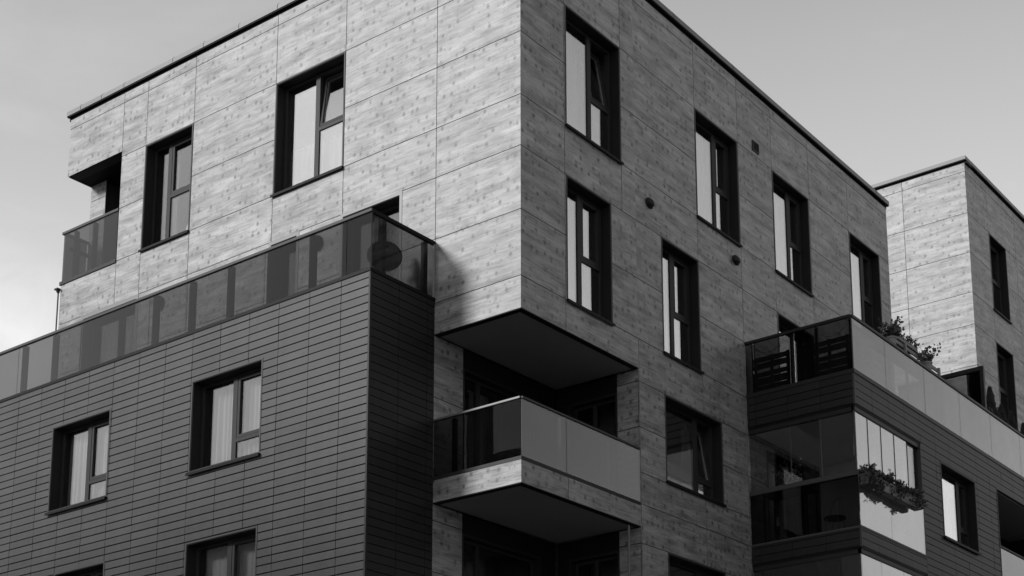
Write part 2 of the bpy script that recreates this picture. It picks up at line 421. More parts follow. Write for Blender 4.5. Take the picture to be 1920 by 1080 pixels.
CURTAINS = []
def window(parent, F, u0, u1, v0, v1, mull=None, tr=None, tilt=0.0, depth=0.18, room=1.6, glass=None, sill=True, casing=METAL, sash_side=1, mw=0.10, roomd=None, c=0.028):
    """opening with lining, frame, panes, sill and a dark room behind"""
    G = glass or GLW
    mb = MB()
    # casing strip round the opening and the lining of the reveal
    rect_ring(F, mb, u0, u1, v0, v1, c, -0.06, 0.006)
    win = mb.build('window', casing, parent)
    mb = MB()
    a0, a1, b0, b1 = u0 + c, u1 - c, v0 + c, v1 - c
    t = 0.012
    F.box(mb, a0 - 0.004, a1 + 0.004, b1 - t, b1 + 0.02, -depth - .06, -0.004)
    F.box(mb, a0 - 0.004, a1 + 0.004, b0 - 0.02, b0 + t, -depth - .06, -0.004)
    F.box(mb, a0 - 0.02, a0 + t, b0 + t, b1 - t, -depth - .06, -0.004)
    F.box(mb, a1 - t, a1 + 0.02, b0 + t, b1 - t, -depth - .06, -0.004)
    mb.build('reveal', REVEAL, win)
    if sill:
        mb = MB(); F.box(mb, u0 - 0.012, u1 + 0.012, v0 - 0.022, v0 + 0.004, -0.05, 0.045)
        F.box(mb, u0 - 0.012, u1 + 0.012, v0 - 0.042, v0 - 0.023, 0.036, 0.045)
        mb.build('sill', BLACK, win)
    a0 += t; a1 -= t; b0 += t; b1 -= t
    fr = MB(); ft = 0.045; W0, W1 = -depth - 0.07, -depth
    rect_ring(F, fr, a0, a1, b0, b1, ft, W0, W1)
    panes = []
    if mull is None:
        panes.append((a0 + ft, a1 - ft, b0 + ft, b1 - ft, 0))
    else:
        F.box(fr, mull - mw / 2, mull + mw / 2, b0 + ft, b1 - ft, W0, W1)
        panes.append((a0 + ft, mull - mw / 2, b0 + ft, b1 - ft, 0))
        if tr is None:
            panes.append((mull + mw / 2, a1 - ft, b0 + ft, b1 - ft, 0))
        else:
            F.box(fr, mull + mw / 2, a1 - ft, tr - 0.03, tr + 0.03, W0, W1)
            panes.append((mull + mw / 2, a1 - ft, b0 + ft, tr - 0.03, 0))
            panes.append((mull + mw / 2, a1 - ft, tr + 0.03, b1 - ft, 1))
    fr.build('frame', FRAME, win)
    for (p0, p1, q0, q1, s) in panes:
        if s == 0:
            g = MB(); F.box(g, p0 - .005, p1 + .005, q0 - .005, q1 + .005, -depth - 0.028, -depth - 0.018)
            g.build('pane', G, win)
        else:
            # opening sash, hinged at its foot and leaning into the room by tilt
            H = q1 - q0; ca, sa = math.cos(tilt), math.sin(tilt)
            class T:
                def P(self, u, v, w_):
                    dv = v - q0; ww = w_ + depth + 0.03
                    return F.P(u, q0 + dv * ca + ww * sa, -depth - 0.03 - dv * sa + ww * ca)
            TF = Facade(F.o, F.U, F.W); TF.P = T().P
            sm = MB(); st = 0.05
            rect_ring(TF, sm, p0 + .006, p1 - .006, q0 + .006, q1 - .006, st, -depth - 0.035, -depth - 0.005, 0)
            rect_ring(TF, sm, p0 + .006, p1 - .006, q0 + .006, q1 - .006, st, -depth - 0.075, -depth - 0.036, 1)
            so = sm.build('sash', [FRAME, WHITE if tilt > 0 else FRAME], win)
            g = MB(); TF.box(g, p0 + .05, p1 - .05, q0 + .05, q1 - .05, -depth - 0.045, -depth - 0.035)
            g.build('pane', G, win)
            if tilt > 0:
                hd = MB(); TF.box(hd, p0 + .015, p0 + .04, q0 + H * .45, q0 + H * .45 + .13, -depth - .1, -depth - .076); hd.build('handle', WHITE, win)
    # room behind the glass: five inward-facing sheets with thickness
    rm = MB(); D = depth + 0.075; e = 0.12
    F.box(rm, a0 - e, a1 + e, b0 - e, b1 + e, -room - D - 0.05, -room - D)
    F.box(rm, a0 - e - .05, a0 - e, b0 - e, b1 + e, -room - D, -D)
    F.box(rm, a1 + e, a1 + e + .05, b0 - e, b1 + e, -room - D, -D)
    F.box(rm, a0 - e - .05, a1 + e + .05, b1 + e, b1 + e + .05, -room - D, -D)
    F.box(rm, a0 - e - .05, a1 + e + .05, b0 - e - .05, b0 - e, -room - D, -D)
    rm.build('room_interior', roomd or ROOM, win)
    return win

def curtain(F, u0, u1, v0, v1, w, label, mat=CURT, amp=0.036, pitch=0.105, group='curtains behind the windows'):
    mb = MB(); n = max(8, int((u1 - u0) / 0.014)); ph = random.uniform(0, 6)
    pts = []
    for i in range(n + 1):
        u = u0 + (u1 - u0) * i / n
        d = amp * (math.sin(u * 2 * math.pi / pitch + ph + 1.3 * math.sin(u * 9 + ph)) + 0.45 * math.sin(u * 2 * math.pi / (pitch * 2.7) + ph))
        pts.append((u, w + d))
    rows = 5
    for i in range(n):
        for j in range(rows):
            z0 = v0 + (v1 - v0) * j / rows; z1 = v0 + (v1 - v0) * (j + 1) / rows
            k0 = 1.0 - 0.35 * (j / rows); k1 = 1.0 - 0.35 * ((j + 1) / rows)
            wa, wb = pts[i][1] - w, pts[i + 1][1] - w
            q = [F.P(pts[i][0], z0, w + wa * k0), F.P(pts[i + 1][0], z0, w + wb * k0), F.P(pts[i + 1][0], z1, w + wb * k1), F.P(pts[i][0], z1, w + wa * k1)]
            mb.face(q, 0, smooth=True)
    # hem and heading tape give the cloth an edge
    F.box(mb, u0, u1, v1, v1 + 0.03, w - .012, w + .012)
    o = mb.build('curtain', mat, None, weld=True)
    sm = o.modifiers.new('cloth', 'SOLIDIFY'); sm.thickness = 0.002
    tag(o, label, 'curtain', group)
    return o

# ------------------------------------------------------------------ levels taken from the joints of the cladding
HM, H0, H1, H2, H3, H4, H5 = 17.52, 16.405, 15.35, 14.3, 13.459, 12.428, 11.373
TOP = 17.72
SOF = 10.865
J1, J2, J3, J4, J5, J6, J7 = -1.698, -3.745, -5.435, -7.593, -8.946, -9.65, -11.32
K = [1.075, 2.597, 4.88, 6.373, 7.638, 9.145, 10.86]
KE = 12.80
LY, RX = FL(0.0), FR(0.0)
building = empty('apartment_building', (0, 0, 0))
tag(building, 'large timber-look panelled corner apartment block with dark tiled lower wings and glass balconies', 'building')

WIN_L = {'A': (-5.435, -3.750, 14.30, 16.405), 'B': (-8.946, -7.600, 14.30, 16.405)}
WIN_T = {'T1': (-10.62, -8.93, 11.46, 13.459), 'T2': (-5.49, -4.75, 11.46, 13.459), 'T3': (-3.78, -2.41, 11.46, 13.459)}
OPEN = (J7, J6, 14.30, 16.52)
# left wall of the upper box
panel_wall('timber_wall', LY, (J7, 0.0, H5 - 0.06, TOP), [J1, J2, J3, J4, J5, J6], [HM, H0, H1, H2, H3, H4, H5],
           [WIN_L['A'], WIN_L['B'], OPEN] + list(WIN_T.values()), WOOD, building,
           cutrules=lambda c, v: not (c == J5 and v < H2 - 2) )
panel_wall('timber_wall', LY, (J1, 0.0, SOF, H5 - 0.06), [], [], [], WOOD, building)
# right wall of the upper box
WIN_R = {
 'R1': (1.10, 2.597, 14.30, 16.405), 'R2': (1.10, 2.29, H5, H3), 'R3': (4.88, 6.355, 14.30, 16.405),
 'R4': (7.645, 9.11, 14.30, 16.405), 'R5': (10.88, 12.31, 14.30, 16.405), 'R6': (3.72, 4.89, H5, H3),
 'R7': (3.725, 5.515, 9.13, 10.643), 'R8': (3.725, 5.50, 6.40, 7.932)}
R9 = (7.66, 9.12, 11.42, H3)
GD = (7.05, 8.45, 8.62, 10.55)     # door of the glazed balcony
VR = [HM, H0, H1, H2, H3, H4, H5, 10.643, 9.866, 9.106, 8.578, 7.932, 7.15, 6.40, 5.6, 4.8, 4.0]
KR = K + [3.0, 4.92]
def rule(c, v):
    if c == 2.597: return v > H3
    if c == 3.0: return v < H5
    if c == 4.92: return v < H4 - 1.0
    if c == 4.88: return v > H4 - 1.0
    return True
panel_wall('timber_wall', RX, (0.0125, 2.98, SOF, TOP), KR, VR, list(WIN_R.values()), WOOD, building, cutrules=rule)
panel_wall('timber_wall', RX, (2.98, KE, 0.0, TOP), KR, VR, list(WIN_R.values()) + [R9, GD], WOOD, building, cutrules=rule)
# far end wall of the box, turned to the left street behind the terrace
panel_wall('timber_wall', Facade((0, KE, 0), (-1, 0, 0), (0, 1, 0)), (0.03, 2.0, 11.4, TOP), [1.0], VR, [], WOOD, building)
panel_wall('timber_wall', Facade((J7, 0, 0), (0, -1, 0), (-1, 0, 0)), (-5.0, -1.6, 11.4, TOP), [-1.2], VR, [], WOOD, building)
panel_wall('timber_wall', Facade((J7, 0, 0), (0, -1, 0), (-1, 0, 0)), (-1.6, -0.03, 11.4, 14.3), [], VR, [], WOOD, building)
panel_wall('timber_wall', Facade((J7, 0, 0), (0, -1, 0), (-1, 0, 0)), (-1.6, -0.03, 16.52, TOP), [], VR, [], WOOD, building)
# plain back walls and roof of the box
mb = MB()
mb.box(J7 + .05, -0.05, 0.24, 5.0, 17.45, 17.65); mb.box(-2.0, -0.05, 5.01, KE - .25, 17.45, 17.65)
mb.box(J7 + .25, -2.0, 4.8, 5.0, 11.4, 17.44); mb.box(-2.0, -1.8, 5.01, KE - .25, 0, 17.44)
mb.build('roof', DECK, building)

def coping(F, u0, u1, z, parent, mat=COPE, h=0.095, over=0.06, ribs=(), mitre=0.0, inner=0.34):
    mb = MB()
    F.box(mb, u0, u1, z + 0.075, z + 0.075 + h, -inner, over)
    F.box(mb, u0, u1, z, z + 0.074, -inner, -0.012, 1)
    F.box(mb, u0, u1, z + 0.055, z + 0.074, 0.0, over - .012, 1)
    for r in ribs:
        F.box(mb, r - .012, r + .012, z + 0.076 + h, z + 0.105 + h, over - .06, over - 0.02, 1)
        F.box(mb, r - .004, r + .004, z + 0.08, z + 0.07 + h, over + 0.0005, over + 0.003, 1)
    return mb.build('roof_coping', [mat, BLACK], parent)
coping(LY, J7 - 0.06, 0.06, TOP, building, ribs=[-10.95, -10.3, -9.62, -8.2, -7.35, -6.4, -5.4, -3.7, -2.2])
coping(RX, 0.343, KE + 0.06, TOP, building, ribs=[2.1, 4.2, 6.2, 8.2, 10.2, 12.2])
coping(Facade((J7, 0, 0), (0, -1, 0), (-1, 0, 0)), -5.0, -0.343, TOP, building)

# windows of the upper box
for k_, (mu, tr, ti) in {'A': (-4.585, 15.33, R(6)), 'B': (-8.45, 15.29, 0)}.items():
    a = WIN_L[k_]; window(building, LY, *a, mull=mu, tr=tr, tilt=ti, glass=GLA2 if k_ == 'A' else GLA)
for k_, (mu, tr, ti, rm) in {'R1': (1.97, 15.23, R(10), .9), 'R2': (1.67, 12.32, 0, .9), 'R3': (5.785, 15.27, 0, 1.3), 'R4': (8.55, 15.27, 0, 1.3),
                         'R5': (11.78, 15.27, 0, 1.3), 'R6': (4.29, 12.29, 0, .9), 'R7': (4.93, 9.49, R(10), 1.2), 'R8': (4.93, 6.8, 0, 1.2)}.items():
    a = WIN_R[k_]; window(building, RX, *a, mull=mu, tr=tr, tilt=ti, room=rm)
# terrace windows and door behind the balustrades
window(building, LY, *WIN_T['T1'], mull=-9.62, glass=GLA, sill=False, c=.075, casing=COPE)
window(building, LY, *WIN_T['T2'], glass=GLA, sill=False, c=.06, casing=COPE)
window(building, LY, *WIN_T['T3'], mull=-3.15, glass=GLA, sill=False, c=.055, casing=COPE)
window(building, RX, *R9, mull=8.55, sill=False, room=1.2)
window(building, RX, *GD, mull=7.72, sill=False, room=1.2)

# ------------------------------------------------------------------ loggia cut out of the upper left corner
lg = empty('loggia', (0, 0, 0), building)
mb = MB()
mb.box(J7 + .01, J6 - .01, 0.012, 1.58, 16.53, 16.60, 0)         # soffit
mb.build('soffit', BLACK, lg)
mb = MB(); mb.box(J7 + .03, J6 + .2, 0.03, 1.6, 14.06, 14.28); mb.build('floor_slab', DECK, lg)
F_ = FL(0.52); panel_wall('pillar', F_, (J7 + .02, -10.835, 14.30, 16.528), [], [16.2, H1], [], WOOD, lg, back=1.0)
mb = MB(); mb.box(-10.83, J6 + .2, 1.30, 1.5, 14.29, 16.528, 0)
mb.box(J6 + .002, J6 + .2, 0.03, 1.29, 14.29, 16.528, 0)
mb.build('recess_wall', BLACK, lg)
mb = MB(); FL(0).box(mb, -10.7, -9.72, 14.32, 16.3, -1.28, -1.27); mb.build('door_pane', GLW, lg)
bal = MB(); LY.box(bal, J7 + .02, J6 - .01, 14.34, 15.31, -.012, .004); bal.build('glass_panel', GLB, lg)
bal = MB(); RXl = Facade((J7, 0, 0), (0, -1, 0), (-1, 0, 0)); RXl.box(bal, -0.5, -0.03, 14.34, 15.31, -.012, .004); bal.build('glass_panel', GLB, lg)
mb = MB(); LY.box(mb, J7 - .03, J6, 15.312, 15.36, -.035, .02); RXl.box(mb, -0.52, -0.037, 15.312, 15.36, -.035, .02); mb.build('handrail', METAL, lg)
mb = MB(); LY.box(mb, J7 - .03, J6, 14.27, 14.338, -.04, .02); RXl.box(mb, -0.52, -0.042, 14.27, 14.338, -.04, .02); mb.build('base_rail', DARK, lg)
mb = MB()
for u in (-10.42, -11.0): LY.box(mb, u - .035, u + .035, 14.34, 15.311, -.10, -.03)
RXl.box(mb, -0.30, -0.24, 14.34, 15.311, -.10, -.03)
RXl.box(mb, -0.5, -0.1, 15.02, 15.07, -.10, -.03)
mb.build('post', DARK, lg)
# drain hopper and thin pipe at the left edge of the box
mb = MB(); mb.tube((J7 - .026, -.03, 11.5), (J7 - .026, -.03, 14.1), .014, 10); mb.build('downpipe', METAL, building)
mb = MB(); mb.tube((J7 - .026, -.03, 14.1), (J7 - .036, -.03, 14.17), .016, 10, r2=.045); mb.box(J7 - .09, J7 + .01, -.08, -.008, 14.171, 14.20); mb.build('rain_hopper', DARK, building)

# ------------------------------------------------------------------ tiled block on the left with its terrace
BY = -1.365
BT = 11.40
FB = FL(BY)
WB = {'W1': (-9.225, -7.63, 9.065, 10.60), 'W2': (-5.595, -3.945, 9.065, 10.60), 'W3': (-5.585, -3.945, 6.40, 7.945), 'W4': (-8.93, -7.58, 6.40, 7.98)}
tcu = [-2.291 - 0.6645 * i for i in range(24)]
tcv = [11.175 - 0.1287 * i for i in range(-1, 86)]
tb = panel_wall('tiled_wall', FB, (-15.2, J1 - .03, 0.02, BT), tcu, [v for v in tcv if v < 11.38], list(WB.values()), TILE_LIT, building, gap=0.010, vgap=0.018, thick=0.014, jit=0.0022)
FS = FR(J1)
ts = panel_wall('tiled_side_wall', FS, (BY + .03, 0.0, 0.02, BT), [-0.765, -0.16], [v for v in tcv if v < 11.38], [], TILE_SHADED, building, gap=0.008, vgap=0.012, thick=0.014, jit=0.0015)
mb = MB(); FB.box(mb, J1 - .028, J1 + .004, 0.02, BT, -.03, .004); mb.build('corner_trim', DARK, building)
mb = MB(); FB.box(mb, -15.2, J1 + .012, BT + .002, BT + .055, -.12, .014); FS.box(mb, BY + .121, -0.002, BT + .002, BT + .055, -.12, .014); mb.build('parapet_cap', BLACK, building)
mb = MB(); mb.box(-15.2, J1 - .13, BY + .13, -0.24, 11.2, 11.40); mb.build('terrace_deck', DECK, building)
mb = MB(); mb.box(-15.2, -2.0, 0.3, 5.0, 11.2, 11.39); mb.box(-15.2, -15.0, BY + .3, 5, 0, 11.19); mb.box(-15.0, -2.0, 4.8, 5.0, 0, 11.19); mb.build('rear_block', DECK, building)
for k_, (mu, tr, ti) in {'W1': (-8.43, 9.50, 0), 'W2': (-4.77, 9.485, 0), 'W3': (-4.77, 6.8, 0), 'W4': (-8.15, 6.8, 0)}.items():
    window(building, FB, *WB[k_], mull=mu, tr=tr, tilt=ti, room=.95, glass=GLA)

def balustrade(parent, F, u0, u1, z0, z1, cuts, posts, glass, w=-.02, postmat=DARK, pw=.06, railmat=METAL, rail_h=.045, base=True, endpost=None):
    b = empty('balustrade', (0, 0, 0), parent)
    us = [u0] + [c for c in cuts if u0 < c < u1] + [u1]
    for i in range(len(us) - 1):
        mb = MB(); g = .006
        F.box(mb, us[i] + (g if i else 0), us[i + 1] - (g if i < len(us) - 2 else 0), z0, z1 - rail_h, w - .014, w)
        mb.build('glass_panel', glass, b)
    mb = MB(); F.box(mb, u0, u1, z1 - rail_h + .001, z1, w - .035, w + .02); mb.build('handrail', railmat, b)
    for p in posts:
        mb = MB(); F.box(mb, p - pw, p + pw, z0 - .02, z1 - rail_h - .001, w - .085, w - .03); mb.build('post', postmat, b)
    return b
posts = [p - .06 for p in (-10.22, -9.33, -8.43, -7.5, -6.61, -5.70, -4.78, -3.86, -2.93)]
balustrade(building, FB, -15.1, J1 - .002, BT + .057, 12.39, [-14.2, -12.35, -10.40, -8.60, -6.78, -5.83, -4.0, -2.22], posts, GLB, postmat=BLACK)
balustrade(building, FS, BY + .03, -0.004, BT + .057, 12.39, [], [-1.066 + .02, -0.16], GLB, railmat=BLACK, rail_h=.06, pw=.045, postmat=BLACK)
mb = MB(); FS.box(mb, -0.03, -0.003, BT + .057, 12.33, -.019, .002); mb.build('wall_channel', STEEL, building)

# ------------------------------------------------------------------ corner loggias below the box
def soffit(x0, x1, y0, y1, z, parent, edge=.105):
    """painted ceiling framed by a black drip edge"""
    mb = MB()
    mb.box(x0 + .02, x1 - edge, y0 + edge, y1 - .02, z - .006, z + .05, 0)
    mb.box(x1 - edge + .001, x1 - .004, y0 + .004, y1 - .002, z - .014, z + .05, 1)
    mb.box(x0 + .002, x1 - edge, y0 + .004, y0 + edge - .001, z - .014, z + .05, 1)
    return mb.build('soffit', [SOFFIT, BLACK], parent)
soffit(J1, 0, 0, 2.98, SOF, building)
Fs2 = FR(J1); Fb2 = FL(2.98)
def loggia(zf, zc, n):
    l_ = empty('corner_loggia', (0, 0, 0), building)
    panel_wall('side_wall', Fs2, (0.002, 0.655, zf, zc - .02), [], [9.866, 9.106, 7.15, 7.932, 6.4], [], WOOD, l_)
    panel_wall('back_wall', Fb2, (-0.43, -0.002, zf, zc - .02), [], [10.643, 9.866, 9.106, 7.932, 7.15], [], WOOD, l_)
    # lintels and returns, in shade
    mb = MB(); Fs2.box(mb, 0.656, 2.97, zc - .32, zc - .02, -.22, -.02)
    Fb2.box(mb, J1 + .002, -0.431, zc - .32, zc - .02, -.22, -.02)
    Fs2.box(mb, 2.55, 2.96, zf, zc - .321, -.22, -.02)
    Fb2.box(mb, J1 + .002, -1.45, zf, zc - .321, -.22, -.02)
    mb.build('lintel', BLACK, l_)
    window(l_, Fs2, 0.66, 2.55, zf + .03, zc - .33, mull=1.15, sill=False, depth=.12, casing=DARK, glass=GLS, mw=.08, room=.8)
    window(l_, Fb2, -1.445, -0.435, zf + .03, zc - .33, mull=-.98, sill=False, depth=.12, casing=DARK, glass=GLS, mw=.07, room=.8)
    return l_
l1 = loggia(8.57, SOF, 0)
l2 = loggia(5.6, 8.205, 1)
mb = MB(); mb.tube((-.06, 2.72, 5.6), (-.06, 2.72, 8.17), .022, 12); mb.build('downpipe', COPE, building)
bc = empty('balcony', (0, 0, 0), building)
def slab(z0, z1, x1, y0, cuts, parent, back):
    panel_wall('slab_facing', FL(y0), (J1 + .002, x1, z0, z1), [], [], [], WOOD, parent, back=.2)
    panel_wall('slab_facing', FR(x1), (y0 + .0125, 2.976, z0, z1), cuts, [], [], WOOD, parent, back=.2)
slab(8.205, 8.545, 0.0, 0.0, [1.10], bc, .2)
mb = MB(); mb.box(J1 + .01, -.22, .22, 2.97, 8.22, 8.565); mb.build('balcony_floor', DECK, bc)
soffit(J1, 0, 0, 2.98, 8.205, bc)
mb = MB()
LY.box(mb, J1 + .002, 0.006, 8.547, 8.60, -.06, .006); RX.box(mb, .061, 2.97, 8.547, 8.60, -.06, .006); mb.build('base_rail', DARK, bc)
balustrade(bc, LY, J1 + .004, -.016, 8.601, 9.50, [], [], GLB, w=-.002, railmat=COPE, rail_h=.03)
balustrade(bc, RX, 0.012, 2.972, 8.601, 9.50, [1.062], [], GLR, w=.001, railmat=METAL, rail_h=.03)
mb = MB(); LY.box(mb, -1.36, -1.30, 8.60, 9.46, -.1, -.04); LY.box(mb, -.75, -.70, 8.6, 9.46, -.1, -.04); mb.build('post', BLACK, bc)
mb = MB(); RX.box(mb, .98, 1.05, 8.60, 9.46, -.1, -.04); RX.box(mb, 2.2, 2.26, 8.60, 9.46, -.1, -.04); mb.build('post', METAL, bc)

# ------------------------------------------------------------------ lower wing on the right with roof terrace and glazed balcony
EX, EY = 2.17, 6.40
FE, FEL = FR(EX), FL(EY)
BT2 = 11.34
rcv = [11.335 - .1405 * i for i in range(5)]
tv2 = [BT2 - .138 * i for i in range(0, 82)]
ucr = [EY + .6645 * i for i in range(1, 30)]
RW = (9.92, 11.61, 9.145, 10.645)
LG2 = (12.74, 17.0, 6.0, 10.80)
YE = 25.0
wing = panel_wall('tiled_wing_wall', FE, (9.05, YE, 0.02, BT2), ucr, tv2, [RW, LG2], TILE_SHADED, building, gap=.006, vgap=.014, thick=.014, jit=.0015)
panel_wall('tiled_fascia', FE, (EY + .03, 9.05, 10.775, BT2), ucr, tv2, [], TILE_SHADED, building, gap=.006, vgap=.014, thick=.014, jit=.0015)
panel_wall('tiled_fascia', FEL, (.002, EX - .03, 10.775, BT2), [.17, .835, 1.50], tv2, [], TILE_SHADED, building, gap=.006, vgap=.014, thick=.014, jit=.0015)
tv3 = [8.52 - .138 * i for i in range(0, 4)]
panel_wall('tiled_fascia', FE, (EY + .03, 9.05, 8.23, 8.56), ucr, tv3, [], TILE_SHADED, building, gap=.006, vgap=.012, thick=.014)
panel_wall('tiled_fascia', FEL, (.002, EX - .03, 8.23, 8.56), [.17, .83, 1.495], tv3, [], TILE_SHADED, building, gap=.006, vgap=.012, thick=.014)
panel_wall('tiled_fascia', FE, (EY + .03, 9.05, 5.5, 5.9), ucr, tv3, [], TILE_SHADED, building, gap=.006, vgap=.012, thick=.014)
mb = MB()
for z0, z1 in ((10.775, BT2), (8.23, 8.56)):
    mb = MB(); FE.box(mb, EY - .004, EY + .028, z0, z1, -.03, .004); mb.build('corner_trim', METAL, building)
mb = MB(); FEL.box(mb, .002, EX + .014, BT2 + .002, BT2 + .075, -.12, .014); FE.box(mb, EY + .121, YE, BT2 + .002, BT2 + .075, -.12, .014)
mb.build('parapet_cap', DARK, building)
mb = MB(); mb.box(.03, EX - .13, EY + .13, 17.1, 11.2, 11.40); mb.box(-6, EX - .13, 17.12, YE, 11.1, 11.30); mb.box(-6, -.05, 12.85, 17.1, 11.1, 11.30); mb.build('terrace_deck', DECK, building)
mb = MB(); mb.box(.02, EX - .02, EY + .24, 9.03, 8.24, 8.55); mb.build('balcony_floor', DECK, building)
# roof terrace balustrades
balustrade(building, FEL, .004, EX - .018, BT2 + .077, 12.42, [.17, 1.02], [], GLB, w=-.002, railmat=DARK, rail_h=.05, base=False)
balustrade(building, FE, EY + .02, YE, BT2 + .077, 12.42, [7.70, 9.38, 11.05, 12.65, 14.3, 15.9, 17.5], [], GLR, w=-.002, railmat=DARK, rail_h=.05)
mb = MB(); FEL.box(mb, 1.42, 1.47, BT2 + .08, 12.36, -.08, -.03); FEL.box(mb, .12, .16, BT2 + .08, 12.36, -.08, -.03); FEL.box(mb, EX - .07, EX - .03, BT2 + .08, 12.36, -.08, -.03); mb.build('post', BLACK, building)
# glazed balcony
gb = empty('glazed_balcony', (0, 0, 0), building)
mb = MB(); FEL.box(mb, .002, EX - .05, 10.745, 10.773, -.2, -.01); FE.box(mb, EY + .01, 9.05, 10.745, 10.773, -.2, -.01); mb.build('drip_edge', BLACK, gb)
mb = MB(); FEL.box(mb, .002, EX - .05, 10.66, 10.743, -.09, -.02); FE.box(mb, EY + .02, 9.05, 10.66, 10.743, -.09, -.02); mb.build('top_track', DARK, gb)
mb = MB(); FEL.box(mb, .002, EX + .01, 9.50, 9.585, -.09, .012); FE.box(mb, EY + .091, 9.05, 9.50, 9.585, -.09, .012); mb.build('middle_rail', METAL, gb)
mb = MB(); FEL.box(mb, .002, EX + .006, 8.562, 8.60, -.08, .008); FE.box(mb, EY + .081, 9.05, 8.562, 8.60, -.08, .008); mb.build('base_rail', METAL, gb)
for a, b_ in ((.01, .845), (.853, 1.448), (1.456, EX - .03)):
    mb = MB(); FEL.box(mb, a, b_, 9.586, 10.66, -.05, -.04); mb.build('sliding_pane', GLS, gb)
for u in (.849, 1.452):
    mb = MB(); FEL.box(mb, u - .003, u + .003, 9.586, 10.66, -.052, -.038); mb.build('pane_edge', COPE, gb)
for a, b_ in ((EY + .03, 6.895), (6.92, 7.42), (7.445, 7.955), (7.98, 8.50)):
    mb = MB(); FE.box(mb, a, b_, 9.586, 10.66, -.05, -.04); mb.build('sliding_pane', GLP, gb)
    mb = MB(); FE.box(mb, b_ + .001, b_ + .024, 9.586, 10.66, -.055, -.035); mb.build('pane_edge', BLACK, gb)
mb = MB(); FE.box(mb, 8.53, 9.02, 9.586, 10.66, -.08, -.07); mb.build('sliding_pane', GLS, gb)
mb = MB(); FE.box(mb, 9.02, 9.05, 8.60, 10.743, -.1, .004); mb.build('end_frame', METAL, gb)
mb = MB(); FE.box(mb, EY + .004, EY + .03, 9.586, 10.66, -.06, -.03); mb.build('corner_post', METAL, gb)
for a, b_ in ((.01, EX - .012),):
    mb = MB(); FEL.box(mb, a, b_, 8.601, 9.499, -.014, -.002); mb.build('parapet_glass', GLB, gb)
for a, b_ in ((EY + .004, 7.62), (7.63, 9.02)):
    mb = MB(); FE.box(mb, a, b_, 8.601, 9.499, -.012, .0); mb.build('parapet_glass', GLP, gb)
mb = MB(); mb.box(.04, EX - .1, EY + .1, 9.03, 10.70, 10.77); mb.build('ceiling', INNER, gb)
mb = MB(); mb.box(.03, EX - .24, 9.04, 9.24, 5, 10.70); mb.build('end_wall', INNER, gb)
mb = MB(); FEL.box(mb, EX - .125, EX - .035, 8.86, 8.93, -.03, -.0155); mb.build('sticker', WHITE, gb)
# the next glazed balcony down
gb2 = empty('glazed_balcony', (0, 0, 0), building)
mb = MB(); FEL.box(mb, .002, EX - .03, 8.20, 8.228, -.2, -.01); FE.box(mb, EY + .01, 9.05, 8.20, 8.228, -.2, -.01); mb.build('drip_edge', BLACK, gb2)
mb = MB(); FEL.box(mb, .002, EX - .03, 8.12, 8.198, -.09, -.02); FE.box(mb, EY + .02, 9.05, 8.12, 8.198, -.09, -.02); mb.build('top_track', DARK, gb2)
for a, b_ in ((.01, .40), (.41, .83), (.84, 1.26), (1.27, 1.70), (1.71, EX - .03)):
    mb = MB(); FEL.box(mb, a, b_, 5.9, 8.119, -.05, -.04); mb.build('sliding_pane', GLS, gb2)
for a, b_ in ((EY + .03, 7.2), (7.21, 8.1), (8.11, 9.02)):
    mb = MB(); FE.box(mb, a, b_, 5.9, 8.119, -.05, -.04); mb.build('sliding_pane', GLP, gb2)
mb = MB(); mb.box(.04, EX - .1, EY + .1, 9.03, 8.16, 8.22); mb.box(.04, EX - .1, EY + .1, 9.03, 5.6, 5.88); mb.build('ceiling', SOFFIT, gb2)
window(building, FE, *RW, mull=11.1, tr=9.56, tilt=0, room=1.0)
# loggia at the far right
g3 = empty('loggia', (0, 0, 0), building)
mb = MB(); c = .03; rect_ring(FE, mb, LG2[0], LG2[1], LG2[2], LG2[3], c, -.06, .006); mb.build('casing', METAL, g3)
mb = MB(); FE.box(mb, LG2[0] + c, LG2[1] - c, LG2[3] - .05, LG2[3] - c, -1.4, -.061); mb.build('soffit', SOFFIT, g3)
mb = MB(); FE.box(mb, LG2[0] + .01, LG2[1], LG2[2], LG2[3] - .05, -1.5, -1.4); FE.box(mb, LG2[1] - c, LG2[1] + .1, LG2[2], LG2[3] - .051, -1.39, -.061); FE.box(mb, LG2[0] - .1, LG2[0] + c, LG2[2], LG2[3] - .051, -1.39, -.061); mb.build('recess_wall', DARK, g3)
mb = MB(); FE.box(mb, LG2[0] + c, LG2[1] - c, 8.4, 9.55, -.05, -.035); mb.build('glass_panel', GLR, g3)
mb = MB(); FE.box(mb, LG2[0] + c, LG2[1] - c, 9.551, 9.58, -.06, -.01); mb.build('handrail', METAL, g3)
mb = MB(); FE.box(mb, LG2[0] + c, LG2[1] - c, 8.25, 8.39, -1.39, -.062); mb.build('floor_slab', DECK, g3)

# privacy screen of dark glass across the roof terrace
ps = empty('privacy_screen', (0, KE + .1, 11.4), building)
Fp = FL(.0)
def rel(mb, par, name, mat):
    o = mb.build(name, mat, par); o.matrix_parent_inverse = Matrix.Translation(-Vector(par.location)); return o
FP = FL(KE + .06)
mb = MB(); FP.box(mb, .04, 1.94, 11.5, 13.44, -.02, -.008); rel(mb, ps, 'glass_panel', GLB)
mb = MB(); FP.box(mb, .04, 2.02, 13.44, 13.53, -.05, .03); FP.box(mb, 1.94, 2.02, 11.42, 13.439, -.05, .03)
FP.box(mb, 1.62, 1.939, 11.42, 13.439, -.05, -.025); FP.box(mb, .85, .91, 11.42, 13.439, -.05, -.021); FP.box(mb, 1.0, 1.06, 11.42, 13.439, -.05, -.021); rel(mb, ps, 'frame', DARK)

